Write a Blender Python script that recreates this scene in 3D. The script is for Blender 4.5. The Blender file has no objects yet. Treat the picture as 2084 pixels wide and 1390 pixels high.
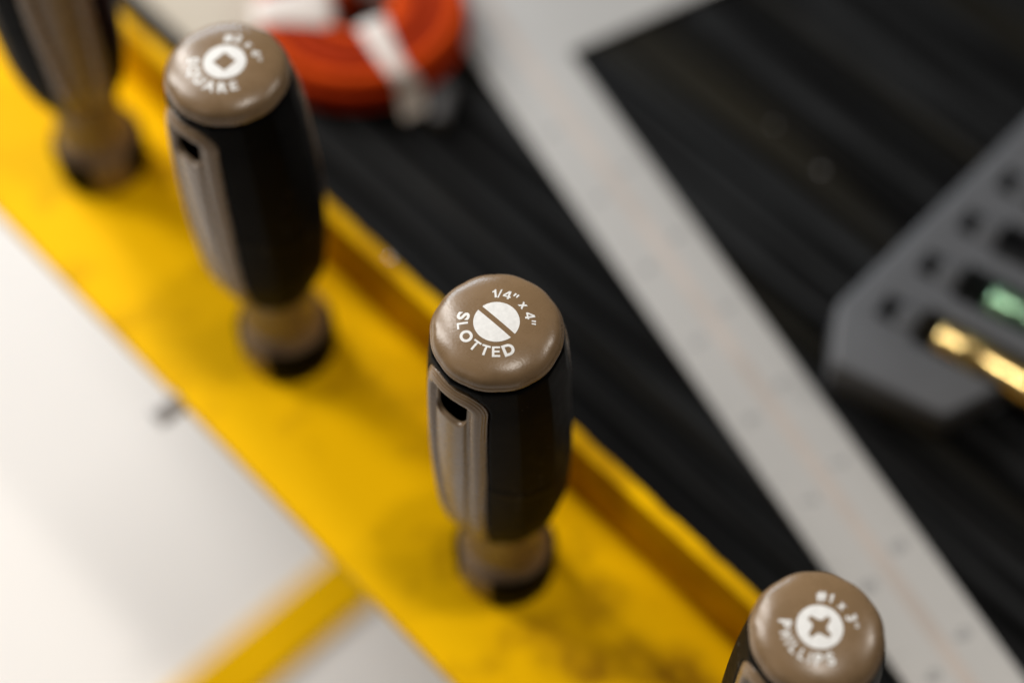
import bpy, bmesh, math, random
from mathutils import Vector, Matrix
random.seed(7)
MM = 0.001
R = math.radians
scene = bpy.context.scene
col = scene.collection

# ------------------------------------------------------------ camera, light, exposure
cd = bpy.data.cameras.new('camera')
cam = bpy.data.objects.new('camera', cd)
col.objects.link(cam)
rot = Matrix(((0.683799, -0.62137, 0.382516), (0.729589, 0.590062, -0.345726), (-0.010884, 0.515487, 0.856829)))
cam.matrix_world = Matrix.Translation((0, 0, 0.54097)) @ rot.to_4x4()
cd.sensor_width = 36.0
cd.lens = 36.0 * 3700 / 2084
cd.clip_start = 0.02
cd.clip_end = 50
cd.dof.use_dof = True
cd.dof.focus_distance = 0.461
cd.dof.aperture_fstop = cd.lens / 21.5
scene.camera = cam

w = bpy.data.worlds.new('World')
scene.world = w
w.use_nodes = True
w.node_tree.nodes['Background'].inputs['Color'].default_value = (1.0, 0.93, 0.84, 1)
w.node_tree.nodes['Background'].inputs['Strength'].default_value = 0.07

FOCUS = Vector((-0.18, 0.16, 0.08))


def lamp(name, direction, dist, size_x, size_y, watts, colour):
    d = Vector(direction).normalized()
    ld = bpy.data.lights.new(name, 'AREA')
    ld.shape = 'RECTANGLE'
    ld.size = size_x
    ld.size_y = size_y
    ld.energy = watts
    ld.color = colour
    o = bpy.data.objects.new(name, ld)
    o.location = FOCUS + d * dist
    o.rotation_euler = d.to_track_quat('Z', 'Y').to_euler()
    col.objects.link(o)
    return o


lamp('ceiling_tube_one', (-0.79, 0.09, 0.57), 2.3, 0.24, 1.5, 33.0, (1.0, 0.96, 0.91))
lamp('ceiling_tube_two', (-0.78, -0.23, 0.57), 2.3, 0.28, 1.5, 40.0, (1.0, 0.96, 0.91))
lamp('ceiling_lamp_right', (0.14, 0.09, 0.98), 1.9, 0.09, 0.09, 8.5, (1.0, 0.93, 0.84))
lamp('ceiling_lamp_far_right', (0.33, 0.64, 0.70), 1.9, 0.085, 0.085, 6.5, (1.0, 0.93, 0.84))
lamp('window_light', (-0.893, 0.392, 0.23), 1.9, 0.9, 0.30, 12.0, (0.74, 0.88, 1.0))
lamp('fill_lamp', (-0.15, -0.72, 0.68), 2.2, 0.9, 0.9, 2.0, (1.0, 0.94, 0.87))  # added front fill to brighten the floor below the rack, no real lamp

scene.view_settings.view_transform = 'Standard'
scene.view_settings.look = 'None'
scene.view_settings.exposure = 0.0
scene.view_settings.gamma = 1.0
scene.cycles.use_denoising = True
scene.cycles.sample_clamp_indirect = 4.0
scene.cycles.max_bounces = 8


# ------------------------------------------------------------ materials
def mat(name, colour, rough=0.5, metal=0.0, spec=0.5, var=0.0, var_scale=60.0, bump=0.0, bump_scale=900.0,
        stretch=(1, 1, 1), rough_var=0.0):
    m = bpy.data.materials.new(name)
    m.use_nodes = True
    nt = m.node_tree
    b = nt.nodes['Principled BSDF']
    b.inputs['Base Color'].default_value = (*colour, 1)
    b.inputs['Roughness'].default_value = rough
    b.inputs['Metallic'].default_value = metal
    b.inputs['Specular IOR Level'].default_value = spec
    tc = nt.nodes.new('ShaderNodeTexCoord')
    mp = nt.nodes.new('ShaderNodeMapping')
    mp.inputs['Scale'].default_value = stretch
    nt.links.new(tc.outputs['Object'], mp.inputs['Vector'])
    if var > 0 or rough_var > 0:
        n = nt.nodes.new('ShaderNodeTexNoise')
        n.inputs['Scale'].default_value = var_scale
        n.inputs['Detail'].default_value = 6
        nt.links.new(mp.outputs['Vector'], n.inputs['Vector'])
        if var > 0:
            r = nt.nodes.new('ShaderNodeMapRange')
            r.inputs['From Min'].default_value = 0.3
            r.inputs['From Max'].default_value = 0.7
            r.inputs['To Min'].default_value = 1 - var
            r.inputs['To Max'].default_value = 1 + var
            nt.links.new(n.outputs['Fac'], r.inputs['Value'])
            mx = nt.nodes.new('ShaderNodeVectorMath')
            mx.operation = 'SCALE'
            mx.inputs[0].default_value = colour
            nt.links.new(r.outputs['Result'], mx.inputs['Scale'])
            nt.links.new(mx.outputs['Vector'], b.inputs['Base Color'])
        if rough_var > 0:
            r2 = nt.nodes.new('ShaderNodeMapRange')
            r2.inputs['From Min'].default_value = 0.3
            r2.inputs['From Max'].default_value = 0.7
            r2.inputs['To Min'].default_value = rough - rough_var
            r2.inputs['To Max'].default_value = rough + rough_var
            nt.links.new(n.outputs['Fac'], r2.inputs['Value'])
            nt.links.new(r2.outputs['Result'], b.inputs['Roughness'])
    if bump > 0:
        n2 = nt.nodes.new('ShaderNodeTexNoise')
        n2.inputs['Scale'].default_value = bump_scale
        n2.inputs['Detail'].default_value = 3
        nt.links.new(mp.outputs['Vector'], n2.inputs['Vector'])
        bp = nt.nodes.new('ShaderNodeBump')
        bp.inputs['Strength'].default_value = bump
        bp.inputs['Distance'].default_value = 0.0005
        nt.links.new(n2.outputs['Fac'], bp.inputs['Height'])
        nt.links.new(bp.outputs['Normal'], b.inputs['Normal'])
    return m


M = {}
M['brown'] = mat('brown_plastic', (0.178, 0.113, 0.058), rough=0.28, spec=0.48, var=0.07, var_scale=160, bump=0.07, bump_scale=1500, rough_var=0.04)
M['black'] = mat('black_rubber', (0.0016, 0.0016, 0.0016), rough=0.45, spec=0.03, var=0.2, var_scale=300, bump=0.16, bump_scale=2200, rough_var=0.05)
M['white'] = mat('white_print', (0.67, 0.67, 0.66), rough=0.5, var=0.07, var_scale=700, bump=0.1, bump_scale=1500)
M['yellow'] = mat('yellow_paint', (0.82, 0.46, 0.0), rough=0.55, spec=0.03, var=0.05, var_scale=25, bump=0.06, bump_scale=500)
M['steel'] = mat('satin_steel', (0.445, 0.44, 0.432), rough=0.45, metal=0.55, var=0.05, var_scale=20, bump=0.05, bump_scale=400, stretch=(0.15, 1, 1))
M['mark'] = mat('dark_marking', (0.19, 0.19, 0.195), rough=0.6)
M['line'] = mat('brown_line', (0.42, 0.375, 0.345), rough=0.5, metal=0.4, var=0.12, var_scale=30)
M['case'] = mat('grey_plastic', (0.066, 0.069, 0.076), rough=0.5, spec=0.3, var=0.04, var_scale=80, bump=0.1, bump_scale=900)
M['gold'] = mat('gold_coating', (0.95, 0.70, 0.28), rough=0.25, metal=1.0)
M['green'] = mat('green_coating', (0.20, 0.36, 0.23), rough=0.22, metal=0.8, spec=0.6)
M['red'] = mat('red_cord', (0.54, 0.058, 0.003), rough=0.7, spec=0.06, var=0.12, var_scale=200, bump=0.3, bump_scale=900)
M['tie'] = mat('white_nylon', (0.55, 0.50, 0.47), rough=0.45, var=0.03)
M['cream'] = mat('cream_card', (0.43, 0.395, 0.335), rough=0.8, var=0.06, var_scale=30)
M['floor'] = mat('white_floor', (0.755, 0.73, 0.705), rough=0.6, spec=0.3, var=0.02, var_scale=4)
M['dark_metal'] = mat('dark_grey_metal', (0.085, 0.085, 0.09), rough=0.55, metal=0.0, spec=0.3)
M['shank'] = mat('black_oxide', (0.006, 0.006, 0.006), rough=0.6, spec=0.1)
M['bright'] = mat('bright_metal', (0.8, 0.8, 0.8), rough=0.2, metal=1.0)
M['zinc'] = mat('zinc_plate', (0.40, 0.39, 0.39), rough=0.5, metal=0.15)


def bench_material():
    m = bpy.data.materials.new('black_stained_wood')
    m.use_nodes = True
    nt = m.node_tree
    b = nt.nodes['Principled BSDF']
    tc = nt.nodes.new('ShaderNodeTexCoord')
    oi = nt.nodes.new('ShaderNodeObjectInfo')
    ad = nt.nodes.new('ShaderNodeVectorMath')
    nt.links.new(tc.outputs['Object'], ad.inputs[0])
    nt.links.new(oi.outputs['Location'], ad.inputs[1])
    mp = nt.nodes.new('ShaderNodeMapping')
    mp.inputs['Scale'].default_value = (0.05, 1, 1)
    nt.links.new(ad.outputs['Vector'], mp.inputs['Vector'])
    n = nt.nodes.new('ShaderNodeTexNoise')
    n.inputs['Scale'].default_value = 230
    n.inputs['Detail'].default_value = 7
    nt.links.new(mp.outputs['Vector'], n.inputs['Vector'])
    n3 = nt.nodes.new('ShaderNodeTexNoise')
    n3.inputs['Scale'].default_value = 45
    n3.inputs['Detail'].default_value = 2
    nt.links.new(mp.outputs['Vector'], n3.inputs['Vector'])
    cr = nt.nodes.new('ShaderNodeValToRGB')
    cr.color_ramp.elements[0].position = 0.38
    cr.color_ramp.elements[0].color = (0.0015, 0.0015, 0.0016, 1)
    cr.color_ramp.elements[1].position = 0.72
    cr.color_ramp.elements[1].color = (0.0140, 0.0150, 0.0160, 1)
    nt.links.new(n.outputs['Fac'], cr.inputs['Fac'])
    cr2 = nt.nodes.new('ShaderNodeValToRGB')
    cr2.color_ramp.elements[0].position = 0.62
    cr2.color_ramp.elements[0].color = (0, 0, 0, 1)
    cr2.color_ramp.elements[1].position = 0.80
    cr2.color_ramp.elements[1].color = (1, 1, 1, 1)
    nt.links.new(n3.outputs['Fac'], cr2.inputs['Fac'])
    mx = nt.nodes.new('ShaderNodeMix')
    mx.data_type = 'RGBA'
    mx.inputs['B'].default_value = (0.015, 0.0125, 0.0065, 1)
    nt.links.new(cr.outputs['Color'], mx.inputs['A'])
    nt.links.new(cr2.outputs['Color'], mx.inputs['Factor'])
    rr = nt.nodes.new('ShaderNodeMapRange')
    rr.inputs['To Min'].default_value = 0.4
    rr.inputs['To Max'].default_value = 1.7
    nt.links.new(oi.outputs['Random'], rr.inputs['Value'])
    sc = nt.nodes.new('ShaderNodeVectorMath')
    sc.operation = 'SCALE'
    nt.links.new(mx.outputs['Result'], sc.inputs[0])
    nt.links.new(rr.outputs['Result'], sc.inputs['Scale'])
    nt.links.new(sc.outputs['Vector'], b.inputs['Base Color'])
    b.inputs['Roughness'].default_value = 0.55
    b.inputs['Specular IOR Level'].default_value = 0.05
    bp = nt.nodes.new('ShaderNodeBump')
    bp.inputs['Strength'].default_value = 0.35
    bp.inputs['Distance'].default_value = 0.0008
    nt.links.new(n.outputs['Fac'], bp.inputs['Height'])
    nt.links.new(bp.outputs['Normal'], b.inputs['Normal'])
    return m


M['bench'] = bench_material()


def dirty_yellow():
    """yellow paint with grubby smudges and bare chips"""
    m = mat('worn_yellow_paint', (0.82, 0.46, 0.0), rough=0.55, spec=0.03, bump=0.08, bump_scale=450)
    nt = m.node_tree
    b = nt.nodes['Principled BSDF']
    tc = nt.nodes.new('ShaderNodeTexCoord')
    n = nt.nodes.new('ShaderNodeTexNoise')
    n.inputs['Scale'].default_value = 34
    n.inputs['Detail'].default_value = 5
    n.inputs['Roughness'].default_value = 0.6
    nt.links.new(tc.outputs['Object'], n.inputs['Vector'])
    cr = nt.nodes.new('ShaderNodeValToRGB')
    cr.color_ramp.elements[0].position = 0.53
    cr.color_ramp.elements[0].color = (0.82, 0.46, 0.0, 1)
    cr.color_ramp.elements[1].position = 0.80
    cr.color_ramp.elements[1].color = (0.34, 0.16, 0.002, 1)
    nt.links.new(n.outputs['Fac'], cr.inputs['Fac'])
    nt.links.new(cr.outputs['Color'], b.inputs['Base Color'])
    return m


M['worn_yellow'] = dirty_yellow()
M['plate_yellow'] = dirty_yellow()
M['plate_yellow'].name = 'spotted_yellow_paint'


def add_spots(m, spots, colour):
    """a few darker blobs on the plate, each ragged by noise"""
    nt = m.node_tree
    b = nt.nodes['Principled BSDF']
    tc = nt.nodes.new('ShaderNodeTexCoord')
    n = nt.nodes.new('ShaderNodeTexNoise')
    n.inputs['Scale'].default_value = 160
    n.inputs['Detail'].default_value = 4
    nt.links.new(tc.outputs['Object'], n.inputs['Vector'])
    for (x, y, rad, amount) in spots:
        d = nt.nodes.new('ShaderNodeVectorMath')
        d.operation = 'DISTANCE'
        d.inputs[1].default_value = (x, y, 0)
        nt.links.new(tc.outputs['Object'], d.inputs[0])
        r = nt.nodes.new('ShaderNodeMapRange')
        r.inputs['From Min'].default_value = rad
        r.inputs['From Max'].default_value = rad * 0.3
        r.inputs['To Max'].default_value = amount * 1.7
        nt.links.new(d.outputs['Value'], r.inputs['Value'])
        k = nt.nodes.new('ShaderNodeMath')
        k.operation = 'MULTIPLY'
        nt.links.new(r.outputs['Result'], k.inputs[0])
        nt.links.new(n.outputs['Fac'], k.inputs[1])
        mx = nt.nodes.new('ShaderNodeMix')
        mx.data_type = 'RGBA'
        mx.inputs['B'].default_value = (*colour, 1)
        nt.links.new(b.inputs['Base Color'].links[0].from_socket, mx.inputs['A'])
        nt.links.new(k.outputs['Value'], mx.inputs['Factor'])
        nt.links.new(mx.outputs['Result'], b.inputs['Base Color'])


add_spots(M['plate_yellow'], [(0.062, -0.005, 0.011, 0.85), (0.070, 0.006, 0.012, 0.6), (0.083, 0.013, 0.013, 0.85),
                                (0.048, 0.012, 0.012, 0.5), (0.095, 0.012, 0.012, 0.7), (0.052, -0.010, 0.010, 0.45)], (0.20, 0.085, 0.003))  # darker brown blobs on the plate between the middle and near drivers
M['lip_yellow'] = dirty_yellow()
M['lip_yellow'].name = 'grimy_yellow_paint'
for e, p in zip([n for n in M['lip_yellow'].node_tree.nodes if n.type == 'VALTORGB'][0].color_ramp.elements, (0.36, 0.72)):
    e.position = p


def add_dust(m, colour, scale, size):
    nt = m.node_tree
    b = nt.nodes['Principled BSDF']
    src = b.inputs['Base Color'].links[0].from_socket
    tc = nt.nodes.new('ShaderNodeTexCoord')
    v = nt.nodes.new('ShaderNodeTexVoronoi')
    v.inputs['Scale'].default_value = scale
    nt.links.new(tc.outputs['Object'], v.inputs['Vector'])
    n = nt.nodes.new('ShaderNodeTexNoise')
    n.inputs['Scale'].default_value = 90
    nt.links.new(tc.outputs['Object'], n.inputs['Vector'])
    th = nt.nodes.new('ShaderNodeMapRange')
    th.inputs['From Min'].default_value = 0.50
    th.inputs['From Max'].default_value = 0.75
    th.inputs['To Min'].default_value = 0.0
    th.inputs['To Max'].default_value = size
    nt.links.new(n.outputs['Fac'], th.inputs['Value'])
    lt = nt.nodes.new('ShaderNodeMath')
    lt.operation = 'LESS_THAN'
    nt.links.new(v.outputs['Distance'], lt.inputs[0])
    nt.links.new(th.outputs['Result'], lt.inputs[1])
    mx = nt.nodes.new('ShaderNodeMix')
    mx.data_type = 'RGBA'
    mx.inputs['B'].default_value = (*colour, 1)
    nt.links.new(src, mx.inputs['A'])
    nt.links.new(lt.outputs['Value'], mx.inputs['Factor'])
    nt.links.new(mx.outputs['Result'], b.inputs['Base Color'])


add_dust(M['black'], (0.12, 0.11, 0.09), 420, 0.20)
add_dust(M['brown'], (0.33, 0.26, 0.19), 330, 0.10)


# ------------------------------------------------------------ helpers
def link_mesh(name, verts, faces, material, parent=None, smooth=True, loc=(0, 0, 0), mm=True):
    me = bpy.data.meshes.new(name)
    k = MM if mm else 1.0
    me.from_pydata([(v[0] * k, v[1] * k, v[2] * k) for v in verts], [], faces)
    me.materials.append(material)
    if smooth:
        me.polygons.foreach_set('use_smooth', [True] * len(me.polygons))
    me.update()
    o = bpy.data.objects.new(name, me)
    o.location = loc
    col.objects.link(o)
    if parent:
        o.parent = parent
    return o


def link_bm(name, bm, material, parent=None, smooth=False, loc=(0, 0, 0)):
    bm.normal_update()
    me = bpy.data.meshes.new(name)
    bm.to_mesh(me)
    bm.free()
    me.materials.append(material)
    if smooth:
        me.polygons.foreach_set('use_smooth', [True] * len(me.polygons))
    o = bpy.data.objects.new(name, me)
    o.location = loc
    col.objects.link(o)
    if parent:
        o.parent = parent
    return o


def auto_smooth(o, deg=35):
    me = o.data
    bm = bmesh.new()
    bm.from_mesh(me)
    for e in bm.edges:
        e.smooth = not (len(e.link_faces) == 2 and e.calc_face_angle(0) > R(deg))
    for f in bm.faces:
        f.smooth = True
    bm.to_mesh(me)
    bm.free()
    return o


def empty(name, loc, label, cat, group=None, rz=0.0):
    o = bpy.data.objects.new(name, None)
    o.empty_display_size = 0.02
    o.location = loc
    o.rotation_euler = (0, 0, rz)
    col.objects.link(o)
    return tag(o, label, cat, group)


def tag(o, label=None, cat=None, group=None, kind=None):
    if label: o['label'] = label
    if cat: o['category'] = cat
    if group: o['group'] = group
    if kind: o['kind'] = kind
    return o


def box_bm(x0, x1, y0, y1, z0, z1, bevel=0.0, seg=2):
    bm = bmesh.new()
    bmesh.ops.create_cube(bm, size=1.0)
    for v in bm.verts:
        v.co = Vector(((x0 + x1) / 2 + v.co.x * (x1 - x0), (y0 + y1) / 2 + v.co.y * (y1 - y0), (z0 + z1) / 2 + v.co.z * (z1 - z0))) * MM
    if bevel > 0:
        bmesh.ops.bevel(bm, geom=list(bm.edges), offset=bevel * MM, segments=seg, affect='EDGES', profile=0.5)
    return bm


def prism_bm(poly, z0, z1, bevel=0.0, seg=2):
    bm = bmesh.new()
    lo = [bm.verts.new((x * MM, y * MM, z0 * MM)) for x, y in poly]
    hi = [bm.verts.new((x * MM, y * MM, z1 * MM)) for x, y in poly]
    n = len(poly)
    bm.faces.new(hi)
    bm.faces.new(lo[::-1])
    for i in range(n):
        bm.faces.new((lo[i], lo[(i + 1) % n], hi[(i + 1) % n], hi[i]))
    bmesh.ops.recalc_face_normals(bm, faces=bm.faces)
    if bevel > 0:
        bmesh.ops.bevel(bm, geom=list(bm.edges), offset=bevel * MM, segments=seg, affect='EDGES', profile=0.5)
    return bm


def smoothstep(a, b, x):
    t = max(0.0, min(1.0, (x - a) / (b - a)))
    return t * t * (3 - 2 * t)


def interp(tab, x):
    if x <= tab[0][0]: return tab[0][1]
    for (a, fa), (b, fb) in zip(tab, tab[1:]):
        if x <= b:
            return fa + (fb - fa) * (x - a) / (b - a)
    return tab[-1][1]


def spline(tab, x):
    """smooth interpolation (monotone-ish Catmull-Rom) of a small table"""
    n = len(tab)
    if x <= tab[0][0]: return tab[0][1]
    if x >= tab[-1][0]: return tab[-1][1]
    for i in range(n - 1):
        if x <= tab[i + 1][0]:
            break
    x0, y0 = tab[i]
    x1, y1 = tab[i + 1]
    m0 = (tab[i + 1][1] - tab[max(i - 1, 0)][1]) / (tab[i + 1][0] - tab[max(i - 1, 0)][0])
    m1 = (tab[min(i + 2, n - 1)][1] - tab[i][1]) / (tab[min(i + 2, n - 1)][0] - tab[i][0])
    h = x1 - x0
    t = (x - x0) / h
    return ((2 * t**3 - 3 * t**2 + 1) * y0 + (t**3 - 2 * t**2 + t) * h * m0 + (-2 * t**3 + 3 * t**2) * y1 + (t**3 - t**2) * h * m1)


# ------------------------------------------------------------ setting: floor, bench, yellow rack
bm = bmesh.new()
for x, y in ((-4, -4), (4, -4), (4, 4), (-4, 4)):
    bm.verts.new((x, y, -0.30))
bm.verts.ensure_lookup_table()
bm.faces.new(bm.verts)
tag(link_bm('floor', bm, M['floor']), kind='structure', label='white floor below the yellow rack')

bar = link_bm('base_bar', box_bm(-345, -314, -260, 330, -300, -297, 0.8), M['yellow'])
tag(bar, 'blurred yellow bar lying across the white floor', 'bar')

# bench: black stained slats running along the rack
bench = empty('workbench', (-0.27, 0.41, -0.015), 'black stained wooden workbench behind the yellow rack', 'workbench')
slat_w, pitch = 12.4, 13.6
for i in range(32):
    y0 = 202.0 + i * pitch
    dz = random.uniform(-0.5, 0.0)
    tilt = random.uniform(-0.6, 0.6)
    b_ = box_bm(-430, 450, -slat_w / 2, slat_w / 2, -14, 0, 1.8, 3)
    for v in b_.verts:
        v.co.z += v.co.y / (slat_w / 2 * MM) * tilt * 0.3 * MM
    o = auto_smooth(link_bm('slat', b_, M['bench'], bench))
    o.location = (0, (y0 + slat_w / 2 - 410) * MM, dz * MM)
o = link_bm('slab', box_bm(-430, 450, -208, 229.5, -50, -14.6, 1), M['bench'], bench)

# rack: floor plate, chipped back lip, front flange, bolt
rack = empty('tool_rack', (-0.2, 0.16, 0), 'long worn yellow painted metal rack holding the screwdrivers', 'tool rack')
RX0, RX1 = -620.0, 220.0


def local(bm_, o=rack):
    for v in bm_.verts:
        v.co -= Vector(o.location)
    return bm_


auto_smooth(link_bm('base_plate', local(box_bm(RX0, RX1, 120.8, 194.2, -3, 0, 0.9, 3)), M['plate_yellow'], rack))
auto_smooth(link_bm('front_flange', local(box_bm(RX0, RX1, 120.9, 124.2, -8.5, -3.05, 0.6, 2)), M['yellow'], rack))
# back lip with chipped outer top edge
verts, faces = [], []
nx = 900
chip = 0.0
rng = random.Random(3)
bites = [(rng.uniform(RX0, RX1), rng.uniform(1.5, 6.0), rng.uniform(0.2, 0.9)) for _ in range(90)]
for i in range(nx + 1):
    x = RX0 + (RX1 - RX0) * i / nx
    c_ = 0.25 * rng.random()
    for bx, bw, bd in bites:
        if abs(x - bx) < bw:
            c_ = max(c_, bd * (1 - abs(x - bx) / bw) ** 0.6)
    prof = [(194.2, -3.2), (194.2, 29.2), (194.6, 29.8), (195.2, 30.0), (199.3 - c_ * 1.1, 30.0), (199.6 - c_ * 0.5, 29.6 - c_ * 0.5), (199.7, 28.8 - c_ * 1.4), (199.7, -27), (194.6, -27)]
    for y, z in prof:
        verts.append((x + 200, y - 160, z))
P = 9
for i in range(nx):
    for j in range(P):
        a = i * P + j
        b2 = i * P + (j + 1) % P
        faces.append((a, b2, b2 + P, a + P))
faces.append(tuple(range(P))[::-1])
faces.append(tuple(range(nx * P, nx * P + P)))
lip = link_mesh('back_lip', verts, faces, M['lip_yellow'], rack)
auto_smooth(lip, 30)
bm = bmesh.new()
bmesh.ops.create_cone(bm, cap_ends=True, segments=6, radius1=4.4 * MM, radius2=4.0 * MM, depth=10 * MM,
                      matrix=Matrix.Translation((-0.3060, 0.1160, -0.0060)) @ Matrix.Rotation(R(90), 4, 'X'))
link_bm('bolt_head', local(bm), M['zinc'], rack)

# ------------------------------------------------------------ screwdrivers
GRIP = [(40, 12.4), (43, 13.8), (50, 16.8), (60, 18.9), (70, 19.6), (82, 19.9), (95, 19.9), (110, 19.5), (124, 18.8), (132, 18.0), (139.4, 17.2)]
PANEL_TOP = 135.8


def body_r(z, th=0.0):
    r = spline(GRIP, z)
    seg = math.pi / 6
    a = (th % seg) - seg / 2
    return r * (1 + 0.65 * (math.cos(seg / 2) / math.cos(a) - 0.985))


def half_w(z):
    return interp([(44, 7.4), (60, 9.6), (95, 11.4), (140, 11.5)], z)


def panel_s(u, z):
    """distance inward from the panel outline (mm)"""
    qx = abs(u) - half_w(z) + 7
    qz = z - PANEL_TOP + 7
    return -(math.hypot(max(qx, 0), max(qz, 0)) + min(max(qx, qz), 0) - 7)


PROF = [(0.0, -1.5), (0.12, -0.45), (0.65, -0.35), (0.80, 0.05), (1.30, 0.10), (1.45, 0.42), (1.9, 0.5), (2.6, 0.80), (3.3, 0.85), (4.1, 0.55), (4.7, -0.2), (5.2, -0.95), (5.9, -0.95), (6.5, -0.15), (7.0, -0.05), (20, 0.0)]


def panel_mesh():
    zs = [41 + 79.0 * i / 52 for i in range(52)] + [120 + 15.8 * i / 75 for i in range(76)]
    nt_ = 132
    verts, faces, deep = [], [], []
    for z in zs:
        hw = half_w(z)
        if z > PANEL_TOP - 7:
            hw = hw - 7 + math.sqrt(max(0.0, 49 - (z - PANEL_TOP + 7) ** 2))
        for k in range(nt_ + 1):
            u = hw * (-1 + 2.0 * k / nt_)
            r0 = spline(GRIP, z) + 0.15
            a = u / r0
            s = panel_s(u, z)
            h = interp(PROF, s) * smoothstep(40, 48, z)
            r = r0 + 0.85 * h
            x, y = r * math.cos(a), r * math.sin(a)
            # hanging slot: deep pocket with straight walls
            qx = abs(u) - 5.1 + 3.2
            qz = abs(z - 126.4) - 5.6 + 3.2
            sd = math.hypot(max(qx, 0), max(qz, 0)) + min(max(qx, qz), 0) - 3.2
            x -= 1.3 * smoothstep(0.45, -0.2, sd)
            verts.append((x, y, z))
            deep.append(sd < -0.2)
    n1 = nt_ + 1
    for i in range(len(zs) - 1):
        for k in range(nt_):
            a = i * n1 + k
            q = (a, a + 1, a + 1 + n1, a + n1)
            if not all(deep[i_] for i_ in q):
                faces.append(q)
    return verts, faces


def grip_mesh():
    zs = [40, 40.3, 41, 42, 44, 46] + [48 + 90.0 * i / 90 for i in range(91)] + [138.8, 139.4]
    nth = 288
    verts, faces = [], []
    for z in zs:
        for k in range(nth):
            th = 2 * math.pi * k / nth
            r = body_r(z, th)
            if z > 138.7: r -= (z - 138.7) * 1.5
            if z < 40.2: r -= 1.5
            for pa in (0.0, math.pi):
                d = (th - pa + math.pi) % (2 * math.pi) - math.pi
                if abs(d) < 1.2:
                    s = panel_s(d * (spline(GRIP, z) + 0.15), z)
                    r -= 1.6 * smoothstep(-0.55, 0.15, s)
            # finger waist ridge line low on the handle
            r += 0.25 * math.exp(-((z - 88 - 6 * math.cos(2 * th)) / 1.2) ** 2)
            verts.append((r * math.cos(th), r * math.sin(th), z))
    for i in range(len(zs) - 1):
        zc = (zs[i] + zs[i + 1]) / 2
        for k in range(nth):
            th = 2 * math.pi * (k + 0.5) / nth
            skip = False
            for pa in (0.0, math.pi):
                d = (th - pa + math.pi) % (2 * math.pi) - math.pi
                if abs(d) < 1.0 and panel_s(d * (spline(GRIP, zc) + 0.15), zc) > 1.8:
                    skip = True
            if skip: continue
            a = i * nth + k
            b = i * nth + (k + 1) % nth
            faces.append((a, b, b + nth, a + nth))
    return verts, faces


def lathe(prof, nth=96, lobes=None, keep=None):
    verts, faces = [], []
    for r, z in prof:
        for k in range(nth):
            th = 2 * math.pi * k / nth
            rr = r * (1 + (lobes(r, th) if lobes else 0))
            verts.append((rr * math.cos(th), rr * math.sin(th), z))
    for i in range(len(prof) - 1):
        for k in range(nth):
            th = 2 * math.pi * (k + 0.5) / nth
            if keep and not keep(th): continue
            a = i * nth + k
            b = i * nth + (k + 1) % nth
            faces.append((a, b, b + nth, a + nth))
    return verts, faces


CAP_R = 17.0
CAP_TOP = [(0.0, 146.0), (5, 145.87), (9, 145.55), (11.5, 145.12), (13.2, 144.66), (14.5, 144.13), (15.5, 143.52), (16.15, 142.85), (16.52, 142.2), (16.75, 141.45)]


def cap_z(r):
    return spline(CAP_TOP, r)


def cap_lobes(r, th):
    k = smoothstep(12.5, 16.5, r)
    seg = math.pi / 6
    a = ((th + seg / 2) % seg) - seg / 2
    return k * (0.011 * (abs(math.cos(6 * th)) - 0.6) + 0.004 * math.sin(5 * th + 1))


def cap_mesh():
    prof = [(0.02, 146.0)]
    r = 0.6
    while r < 16.75:
        prof.append((r, cap_z(r)))
        r += 0.5 if r < 12 else 0.2
    prof += [(16.72, 141.35), (16.78, 141.15), (17.0, 140.85), (17.1, 140.5), (17.0, 140.2), (16.95, 139.7), (16.75, 139.35), (16.3, 139.1), (13.0, 139.1)]
    return lathe(prof, 192, cap_lobes)


def poly_curve(splines):
    """2-D filled curve from closed outlines -> (verts, faces)"""
    cu = bpy.data.curves.new('outline', 'CURVE')
    cu.dimensions = '2D'
    cu.fill_mode = 'BOTH'
    for pts in splines:
        sp = cu.splines.new('POLY')
        sp.points.add(len(pts) - 1)
        for p, q in zip(sp.points, pts):
            p.co = (q[0], q[1], 0, 1)
        sp.use_cyclic_u = True
    return from_curve(cu)


def from_curve(cu):
    o = bpy.data.objects.new('outline', cu)
    col.objects.link(o)
    dg = bpy.context.evaluated_depsgraph_get()
    me = bpy.data.meshes.new_from_object(o.evaluated_get(dg))
    v = [tuple(p.co) for p in me.vertices]
    f = [tuple(p.vertices) for p in me.polygons]
    bpy.data.objects.remove(o)
    bpy.data.meshes.remove(me)
    return v, f


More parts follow.
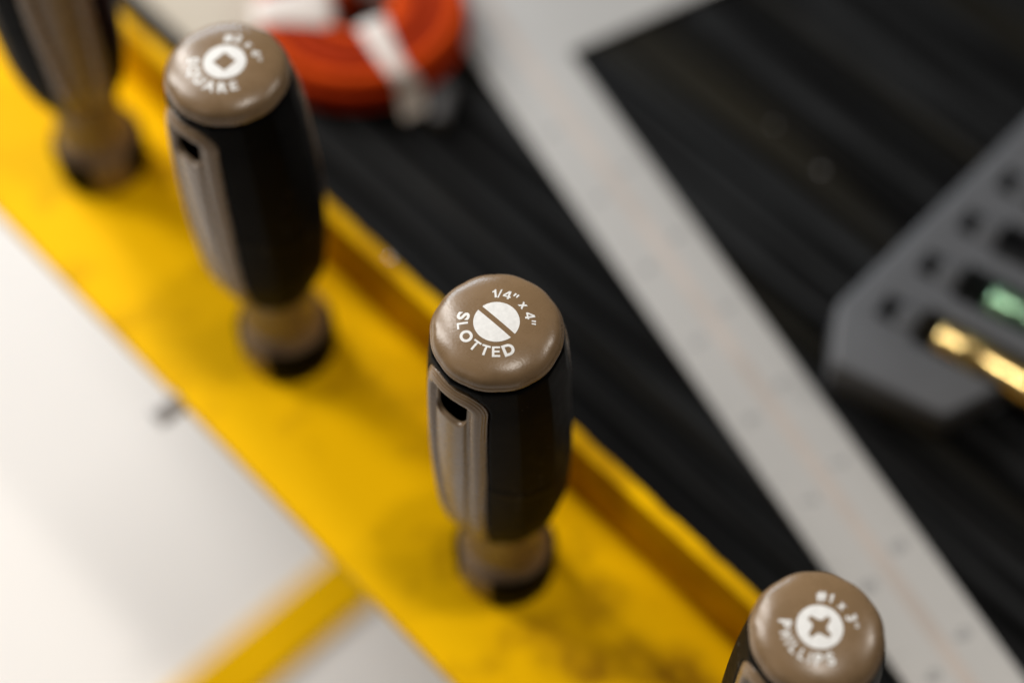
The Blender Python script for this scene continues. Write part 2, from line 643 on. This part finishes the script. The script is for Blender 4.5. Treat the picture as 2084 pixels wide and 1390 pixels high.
GLYPHS = {}
HEAVY = {
    '1': [[(0.02, 0), (0.23, 0), (0.23, 1), (0.08, 1), (0.02, 0.88), (-0.17, 0.78), (-0.17, 0.62), (0.02, 0.70)]],
    '/': [[(-0.22, -0.03), (-0.07, -0.03), (0.22, 1.03), (0.07, 1.03)]],
    '4': [[(0.08, 0), (0.28, 0), (0.28, 0.20), (0.41, 0.20), (0.41, 0.37), (0.28, 0.37), (0.28, 1), (0.05, 1), (-0.39, 0.38), (-0.39, 0.20), (0.08, 0.20)],
          [(0.08, 0.37), (0.08, 0.73), (-0.19, 0.37)]],
    'E': [[(-0.36, 0), (0.36, 0), (0.36, 0.18), (-0.15, 0.18), (-0.15, 0.42), (0.31, 0.42), (0.31, 0.60), (-0.15, 0.60), (-0.15, 0.82), (0.35, 0.82), (0.35, 1), (-0.36, 1)]],
    'T': [[(-0.105, 0), (0.105, 0), (0.105, 0.82), (0.39, 0.82), (0.39, 1), (-0.39, 1), (-0.39, 0.82), (-0.105, 0.82)]],
    'L': [[(-0.32, 0), (0.34, 0), (0.34, 0.18), (-0.11, 0.18), (-0.11, 1), (-0.32, 1)]],
    'I': [[(-0.105, 0), (0.105, 0), (0.105, 1), (-0.105, 1)]],
    'H': [[(-0.37, 0), (-0.16, 0), (-0.16, 0.41), (0.16, 0.41), (0.16, 0), (0.37, 0), (0.37, 1), (0.16, 1), (0.16, 0.60), (-0.16, 0.60), (-0.16, 1), (-0.37, 1)]],
    'x': [[(-0.36, 0.0), (-0.13, 0.0), (0.0, 0.22), (0.13, 0.0), (0.36, 0.0), (0.12, 0.37), (0.35, 0.72), (0.12, 0.72), (0.0, 0.52), (-0.12, 0.72), (-0.35, 0.72), (-0.12, 0.37)]],
}


def glyph(ch, bold=0.040):
    """one letter: cap height 1, centred on x = 0"""
    if ch in GLYPHS: return GLYPHS[ch]
    if ch in HEAVY:
        v, f = poly_curve(HEAVY[ch])
    elif ch == '"':
        r_ = []
        for cx in (-0.16, 0.16):
            r_.append([(cx - 0.09, 1.02), (cx + 0.11, 1.02), (cx + 0.05, 0.60), (cx - 0.08, 0.60)])
        v, f = poly_curve(r_)
    else:
        cu = bpy.data.curves.new('letter', 'FONT')
        cu.body = ch
        cu.size = 1.0
        cu.offset = bold
        cu.resolution_u = 6
        v, f = from_curve(cu)
        xs = [p[0] for p in v]
        ref = CAPH[0]
        cx = (min(xs) + max(xs)) / 2
        k_ = {'S': 1.18, 'P': 1.1, 'T': 1.05, 'R': 1.05}.get(ch, 1.0)
        v = [((p[0] - cx) / ref * k_, (p[1]) / ref, 0) for p in v]
    xs = [p[0] for p in v]
    GLYPHS[ch] = (v, f, max(xs) - min(xs))
    return GLYPHS[ch]


CAPH = [0.73]


def measure_cap():
    cu = bpy.data.curves.new('letter', 'FONT')
    cu.body = 'E'
    cu.size = 1.0
    v, f = from_curve(cu)
    CAPH[0] = max(p[1] for p in v)


measure_cap()


def arc_text(word, centre_deg, r_base, height, outward, gap, widths=1.0):
    """letters on a circle. outward: tops point away from the centre"""
    out_v, out_f = [], []
    gs = [(glyph(c) if c != ' ' else (None, None, 0.35)) for c in word]
    ws = [g[2] * height * widths for g in gs]
    rm = r_base + height * (0.5 if outward else -0.5)
    total = sum(ws) + gap * (len(word) - 1)
    pos = -total / 2
    for g, w_ in zip(gs, ws):
        c = pos + w_ / 2
        pos += w_ + gap
        if g[0] is None: continue
        ang = R(centre_deg) + (-c / rm if outward else c / rm)
        er = Vector((math.cos(ang), math.sin(ang)))
        et = Vector((math.sin(ang), -math.cos(ang)))  # clockwise
        if not outward:
            er, et = -er, -et
        base = Vector((math.cos(ang), math.sin(ang))) * r_base
        off = len(out_v)
        for p in g[0]:
            q = base + et * (p[0] * height * widths) + er * (p[1] * height)
            out_v.append((q.x, q.y, 0))
        out_f += [tuple(i + off for i in f_) for f_ in g[1]]
    return out_v, out_f


def merge(*parts):
    V, F = [], []
    for v, f in parts:
        o = len(V)
        V += v
        F += [tuple(i + o for i in q) for q in f]
    return V, F


def print_object(name, vf, parent, lift=0.035):
    """lay flat print on the domed cap, finely enough to follow it"""
    bm_ = bmesh.new()
    vs = [bm_.verts.new(p) for p in vf[0]]
    for f in vf[1]:
        try: bm_.faces.new([vs[i] for i in f])
        except ValueError: pass
    bmesh.ops.triangulate(bm_, faces=bm_.faces)
    for _ in range(5):
        es = [e for e in bm_.edges if e.calc_length() > 0.8]
        if not es: break
        bmesh.ops.subdivide_edges(bm_, edges=es, cuts=1)
        bmesh.ops.triangulate(bm_, faces=bm_.faces)
    for v in bm_.verts:
        v.co.z = cap_z(math.hypot(v.co.x, v.co.y)) + lift
        v.co *= MM
    for f in bm_.faces:
        f.normal_update()
        if f.normal.z < 0: f.normal_flip()
    return link_bm(name, bm_, M['white'], parent, smooth=True)


def circle_pts(r, n=72, a0=0.0, a1=2 * math.pi, closed=True):
    m = n if closed else n + 1
    return [(r * math.cos(a0 + (a1 - a0) * i / n), r * math.sin(a0 + (a1 - a0) * i / n)) for i in range(m)]


SYM_R = 5.85


def symbol_slot():
    h = 0.72
    a = math.asin(h / SYM_R)
    up = circle_pts(SYM_R, 40, a, math.pi - a, closed=False)
    dn = circle_pts(SYM_R, 40, math.pi + a, 2 * math.pi - a, closed=False)
    return poly_curve([up, dn])


def symbol_square():
    q = 2.25
    return poly_curve([circle_pts(SYM_R - 0.1), [(-q, -q), (q, -q), (q, q), (-q, q)]])


def symbol_cross():
    pts = []
    L_, w_, k = 3.55, 0.62, 1.25
    for i in range(4):
        a = i * math.pi / 2
        for (x, y) in ((L_, -w_), (L_, w_), (k + 0.55, w_ + 0.12), (k, k)):
            pts.append((x * math.cos(a) - y * math.sin(a), x * math.sin(a) + y * math.cos(a)))
    return poly_curve([circle_pts(SYM_R), pts])


PANEL = panel_mesh()
GRIPM = grip_mesh()
CAPM = cap_mesh()
NECK = lathe([(10.0, 46.0), (11.4, 43.0), (11.5, 36), (11.3, 28), (11.4, 21), (12.0, 18.2), (13.4, 16.2), (14.6, 14.8), (15.4, 13.4), (15.4, 1.0), (14.9, 0.2), (3, 0.1)], 96)


def band_keep(th):
    for pa in (0.0, math.pi):
        d = (th - pa + math.pi) % (2 * math.pi) - math.pi
        if abs(d) < 0.46: return False
    return True


BAND = lathe([(14.4, 15.5), (15.6, 14.5), (16.1, 13.0), (16.1, 1.4), (15.7, 0.5), (14.6, 0.4)], 96, keep=band_keep)

base_parts = {}


def make_driver():
    t = bpy.data.objects.new('screwdriver', None)
    t.empty_display_size = 0.02
    col.objects.link(t)
    link_mesh('bolster', *NECK, M['brown'], t)
    auto_smooth(link_mesh('collar_band', *BAND, M['black'], t), 50)
    link_mesh('grip', *GRIPM, M['black'], t)
    p1 = link_mesh('side_panel', *PANEL, M['brown'], t)
    p1.rotation_euler.z = 0.0
    p2 = bpy.data.objects.new('side_panel', p1.data)
    p2.rotation_euler.z = math.pi
    col.objects.link(p2)
    p2.parent = t
    auto_smooth(p1, 50)
    link_mesh('butt_cap', *CAPM, M['brown'], t)
    return t


def copy_driver(src):
    t = src.copy()
    col.objects.link(t)
    for ch in src.children:
        c = ch.copy()
        col.objects.link(c)
        c.parent = t
    return t


proto = make_driver()
GROUP = 'screwdrivers standing in the yellow rack'
AX = 90  # text axis after the body's own rotation is undone


def place(t, x, y, rz, k, label, lean=(0, 0)):
    t.location = (x * MM, y * MM, 0.0003)
    t.rotation_euler = (Matrix.Rotation(R(lean[0]), 3, 'Y') @ Matrix.Rotation(R(-lean[1]), 3, 'X') @ Matrix.Rotation(R(rz), 3, 'Z')).to_euler()
    t.scale = (k, k, k)
    t['turn'] = float(rz)
    return tag(t, label, 'screwdriver', GROUP)


def text_rot(vf, deg):
    c, s = math.cos(R(deg)), math.sin(R(deg))
    return [(c * v[0] - s * v[1], s * v[0] + c * v[1], 0) for v in vf[0]], vf[1]


def cap_of(t):
    return [c for c in t.children if c.name.startswith('butt_cap')][0]


d_mid = proto
d_left = copy_driver(proto)
d_far = copy_driver(proto)
d_near = copy_driver(proto)
place(d_mid, -182.2, 160.0, -86, 1.012, 'brown and black screwdriver whose cap reads SLOTTED, sharp in the middle', (-0.1, -0.1))
place(d_left, -294.0, 161.6, -87, 1.034, 'blurred brown and black screwdriver whose cap reads SQUARE, beside the red coil', (-0.2, -0.1))
place(d_far, -402.0, 162.0, -18, 1.04, 'heavily blurred screwdriver with its brown side panel facing out, cap out of view')
place(d_near, -72.6, 161.4, -88, 0.947, 'slightly blurred brown screwdriver whose cap reads PHILLIPS, at the bottom edge')


def mark_cap(t, sym, low, top, low_gap, top_gap, low_w, extra=0.0):
    # local axes: the body is turned -90 deg, so the world +Y text axis is local 180 deg; symbols are drawn about +Y
    rz = t['turn']
    axis = 92.0 + extra - rz
    cap = cap_of(t)
    print_object('drive_symbol', text_rot(sym, axis - 90), cap)
    lower = arc_text(low, axis + 185.0, 10.0, 2.85, False, low_gap, low_w)
    print_object('drive_lettering', lower, cap)
    upper = arc_text(top, axis + 1, 7.3, 2.55, True, top_gap, 1.0)
    print_object('size_lettering', upper, cap)


mark_cap(d_mid, symbol_slot(), 'SLOTTED', '1/4" x 4"', 0.68, 0.36, 1.0)
mark_cap(d_left, symbol_square(), 'SQUARE', '#2 x 4"', 0.55, 0.42, 1.0, 3)
mark_cap(d_near, symbol_cross(), 'PHILLIPS', '#1 x 3"', 0.85, 0.6, 0.9, -2)

# ------------------------------------------------------------ framing square on the bench
sq = empty('framing_square', (-0.32855, 0.3309, -0.0150), 'grey steel framing square with a brown centre line lying on the bench', 'framing square', rz=R(-14.6))
link_bm('blade', prism_bm([(0, 0), (0, 300), (-50, 300), (-50, -34.5), (430, -34.5), (430, 0)], 0.05, 2.0, 0.35), M['steel'], sq)
link_bm('centre_line', box_bm(-49, 429, -19.0, -14.2, 2.0, 2.06), M['line'], sq)
tk = bmesh.new()


def add_rect(bm_, x0, x1, y0, y1, z):
    vs = [bm_.verts.new((x * MM, y * MM, z * MM)) for x, y in ((x0, y0), (x1, y0), (x1, y1), (x0, y1))]
    bm_.faces.new(vs)


x = 20.0
i = 0
while x < 425:
    ln = (7.5, 2.6, 3.6, 2.6, 5.0, 2.6, 3.6, 2.6)[i % 8]
    add_rect(tk, x - 0.13, x + 0.13, -33.9, -33.9 + ln * 0.7, 2.03)
    add_rect(tk, x + 30 - 0.13, x + 30 + 0.13, -0.7 - ln * 0.7, -0.7, 2.03)
    x += 4.45
    i += 1
link_bm('scale_ticks', tk, M['mark'], sq)['kind'] = 'stuff'
for k in range(11):
    for (x0, y0, n) in ((31 + 35.6 * k, -28.4, k + 2), (59.5 + 35.6 * k, -11.6, k + 3)):
        if x0 > 420: continue
        cu = bpy.data.curves.new('numeral', 'FONT')
        cu.body = str(n)
        cu.size = 8.0
        cu.align_x = 'CENTER'
        cu.offset = 0.12
        v, f = from_curve(cu)
        link_mesh('numeral', [(p[0] + x0, p[1] + y0, 2.04) for p in v], f, M['mark'], sq, smooth=False)

# ------------------------------------------------------------ grey bit case with two bits
case = empty('bit_case', (-0.15, 0.32, -0.015), 'grey plastic drill bit case with slots at the right edge', 'bit case')
OX, OY, OZ = -150.0, 320.0, -15.0
poly = [(-173.2, 309.5), (-158.6, 290.4), (-118.2, 302.4), (-106.5, 346), (-20, 368), (-60, 560), (-186, 560)]
body_bm = prism_bm([(x - OX, y - OY) for x, y in poly], 0.05, 18.5, 2.0, 3)
BD = R(13.5)


def slot_start(i):
    return (-156.5 - 1.9 * i, 322.0 + 24.2 * i)


body = auto_smooth(link_bm('case_body', body_bm, M['case'], case), 40)
cut = bmesh.new()
for i in range(8):
    sx, sy = slot_start(i)
    c, s = math.cos(BD), math.sin(BD)
    for (a0, a1, hw, zb) in ((-6.0, 200, 5.3, 3.0), (8.6, 200, 8.2, 2.0)):
        q = [(a0, -hw), (a1, -hw), (a1, hw), (a0, hw)]
        pb = prism_bm([(sx - OX + c * a - s * b, sy - OY + s * a + c * b) for a, b in q], zb, 40)
        tmp = bpy.data.meshes.new('t')
        pb.to_mesh(tmp)
        pb.free()
        tmpo = bpy.data.objects.new('t', tmp)
        col.objects.link(tmpo)
        md = body.modifiers.new('cut', 'BOOLEAN')
        md.operation = 'DIFFERENCE'
        md.object = tmpo
        md.solver = 'EXACT'
        tmpo.parent = case
        bpy.context.view_layer.update()
        dg = bpy.context.evaluated_depsgraph_get()
        nm = bpy.data.meshes.new_from_object(body.evaluated_get(dg))
        body.modifiers.clear()
        body.data = nm
        bpy.data.objects.remove(tmpo)
        bpy.data.meshes.remove(tmp)
cut.free()
auto_smooth(body, 40)


def saddle(i):
    """moulded bridge over the shank slot"""
    sx, sy = slot_start(i)
    bm_ = bmesh.new()
    rings = []
    for a, sc in ((0.6, 0.8), (1.4, 1.0), (7.2, 1.0), (8.2, 0.8)):
        ring = []
        for k in range(13):
            t = math.pi * k / 12
            b = math.cos(t) * 5.2
            z = 16.5 + math.sin(t) * 4.6 * sc
            ring.append(bm_.verts.new(((sx - OX + math.cos(BD) * a - math.sin(BD) * b) * MM, (sy - OY + math.sin(BD) * a + math.cos(BD) * b) * MM, z * MM)))
        rings.append(ring)
    for r0, r1 in zip(rings, rings[1:]):
        for k in range(12):
            bm_.faces.new((r0[k], r0[k + 1], r1[k + 1], r1[k]))
    bm_.faces.new(rings[0])
    bm_.faces.new(rings[-1][::-1])
    bmesh.ops.recalc_face_normals(bm_, faces=bm_.faces)
    return auto_smooth(link_bm('clip', bm_, M['case'], case), 40)


for i in range(5):
    saddle(i)


def drill_bit(name, label, i, r, material, a0, length=90):
    sx, sy = slot_start(i)
    t = empty(name, (sx * MM, sy * MM, (OZ + 18.5 - 1.0) * MM), label, 'drill bit', 'coloured bits lying in the grey case', rz=BD)
    t.rotation_euler = (0, R(5), BD)
    # shank under the clip
    v, f = [], []
    for a, rr in ((-1.5, 0.1), (-1.2, 2.4), (-0.6, 2.9), (a0 + 0.3, 2.9), (a0 + 0.5, 0.1)):
        for k in range(24):
            th = 2 * math.pi * k / 24
            v.append((a, rr * math.cos(th), rr * math.sin(th) - 2.5))
    for j in range(4):
        for k in range(24):
            f.append((j * 24 + k, j * 24 + (k + 1) % 24, j * 24 + 24 + (k + 1) % 24, j * 24 + 24 + k))
    link_mesh('shank', v, f, M['shank'], t)
    v, f = [], []
    N = 48
    st = [a0, a0 + 0.4, a0 + 1.0, a0 + 1.7] + [a0 + 2.2 + (length - 14) * q / 160 for q in range(161)]
    for a in st:
        sc = interp([(0, 0.15), (0.4, 0.80), (1.0, 0.94), (1.7, 1.0), (500, 1.0)], a - a0)
        fl = smoothstep(a0 + 9, a0 + 14, a)
        for k in range(N):
            th = 2 * math.pi * k / N
            d = math.cos(th * 2 - a * 0.16)
            rr = r * sc * (1 - fl * 0.30 * smoothstep(0.1, 0.9, d))
            v.append((a, rr * math.cos(th), rr * math.sin(th)))
    for j in range(len(st) - 1):
        for k in range(N):
            f.append((j * N + k, j * N + (k + 1) % N, j * N + N + (k + 1) % N, j * N + N + k))
    f.append(tuple(range(N))[::-1])
    link_mesh('body', v, f, material, t)
    return t


drill_bit('drill_bit', 'shiny gold bit in the nearest slot of the grey case', 0, 6.3, M['gold'], 15.5)
drill_bit('drill_bit', 'shiny green bit in the grey case beside the gold bit', 1, 6.2, M['green'], 20.0)

# ------------------------------------------------------------ red cord coil with white ties
coil = empty('cord_coil', (-0.393, 0.279, -0.0125), 'coil of red cord bound with white straps on the bench', 'cord coil')
coil.rotation_euler = (R(1.2), 0, 0)


def torus(Rm, rm, z, seed, n=96, m=8):
    v, f = [], []
    rg = random.Random(seed)
    ph, am = rg.random() * 6.28, rg.uniform(0.15, 0.7)
    for i in range(n):
        a = 2 * math.pi * i / n
        dr = am * math.sin(2 * a + ph)
        dzz = am * 0.5 * math.sin(3 * a + ph * 2)
        for k in range(m):
            b = 2 * math.pi * k / m
            q = Rm + dr + rm * math.cos(b)
            v.append((q * math.cos(a), q * math.sin(a), z + dzz + rm * math.sin(b)))
    for i in range(n):
        for k in range(m):
            f.append((i * m + k, ((i + 1) % n) * m + k, ((i + 1) % n) * m + (k + 1) % m, i * m + (k + 1) % m))
    return v, f


red_dark = mat('red_cord_dark', (0.31, 0.024, 0.001), rough=0.8, spec=0.1, var=0.12, var_scale=200, bump=0.3, bump_scale=900)  # darker red for alternating turns, so the turns read apart
sd = 0
for lay in range(4):
    nr = 6 if lay % 2 == 0 else 5
    for k in range(nr):
        sd += 1
        link_mesh('cord_turn', *torus(14.4 + (0 if lay % 2 == 0 else 2.55) + 5.1 * k, 2.4, 2.7 + lay * 4.3, sd), M['red'] if (k + (sd % 5 == 0)) % 2 == 0 else red_dark, coil)


def strap(angle, width, tail, lean=0.0):
    """white band wrapped radially round the coil"""
    sect = [(9.6, 5.0), (9.8, 14.8), (11.2, 17.6), (20, 18.2), (33, 18.3), (40, 17.7), (42.4, 15.5), (43.2, 9), (43.0 + tail * 0.4, 2.6), (43 + tail, 0.6)]
    bm_ = bmesh.new()
    rows = []
    for j, (r_, z) in enumerate(sect):
        wv = width * 0.5 * (1.35, 1.35, 1.3, 1.15, 0.9, 0.82, 0.95, 1.1, 1.15, 1.0)[j]
        row = []
        for (dw, dzz) in ((-wv, 0), (-wv * 0.6, 0.9), (0, 1.2), (wv * 0.6, 0.9), (wv, 0)):
            x_, y_ = r_, dw + lean * (r_ - 30) + 1.2 * math.sin(j * 1.1)
            x2 = x_ * math.cos(angle) - y_ * math.sin(angle)
            y2 = x_ * math.sin(angle) + y_ * math.cos(angle)
            nz = dzz if 1 < j < 7 else dzz * 0.3
            row.append(bm_.verts.new((x2 * MM, y2 * MM, (z + nz) * MM)))
        rows.append(row)
    for r0, r1 in zip(rows, rows[1:]):
        for k in range(4):
            bm_.faces.new((r0[k], r0[k + 1], r1[k + 1], r1[k]))
    bmesh.ops.recalc_face_normals(bm_, faces=bm_.faces)
    o_ = link_bm('strap', bm_, M['tie'], coil, smooth=True)
    so = o_.modifiers.new('thick', 'SOLIDIFY')
    so.thickness = 1.0 * MM
    so.offset = -1
    ss = o_.modifiers.new('round', 'SUBSURF')
    ss.levels = ss.render_levels = 2
    return o_


strap(R(-17), 9.8, 6, 0.05)
strap(R(-124), 17, 2, 0.0)
strap(R(110), 11.5, 2, 0.0)

# small loose things
nut = bmesh.new()
bmesh.ops.create_cone(nut, cap_ends=True, segments=20, radius1=4.2 * MM, radius2=3.6 * MM, depth=17 * MM, matrix=Matrix.Translation((0, 0, 0)) @ Matrix.Rotation(R(90), 4, 'X'))
bmesh.ops.bevel(nut, geom=[e for e in nut.edges], offset=0.4 * MM, segments=1, affect='EDGES')
o = auto_smooth(link_bm('metal_pin', nut, M['dark_metal'], loc=(-0.3420, 0.2755, -0.0108)))
o.rotation_euler = (0, 0, R(38))
tag(o, 'small dark grey metal pin between the red coil and the steel square', 'metal pin')

cream = link_bm('card_sheet', box_bm(-640, -418, 225.5, 330, -14.9, -13.4, 0.3), M['cream'])
tag(cream, 'pale cream card lying on the bench behind the SQUARE screwdriver', 'card')

specks = [((-279.6, 198.6, 30.6), 1.05, 'tiny bright metal chip on top of the yellow lip'),
          ((-249.2, 362.9, -14.2), 0.9, 'tiny bright metal chip on the black slats, left of two'),
          ((-222.5, 359.8, -14.2), 0.8, 'tiny metal chip on the black slats nearer the grey case')]
for (p, r_, lb) in specks:
    sb = bmesh.new()
    bmesh.ops.create_icosphere(sb, subdivisions=1, radius=r_ * MM)
    for v in sb.verts:
        v.co *= random.uniform(0.7, 1.25)
        v.co.z *= 0.7
    o = link_bm('metal_chip', sb, M['bright'] if p[2] > 0 else M['zinc'], loc=(p[0] * MM, p[1] * MM, p[2] * MM))
    tag(o, lb, 'metal chip', 'metal chips on the bench and rack')
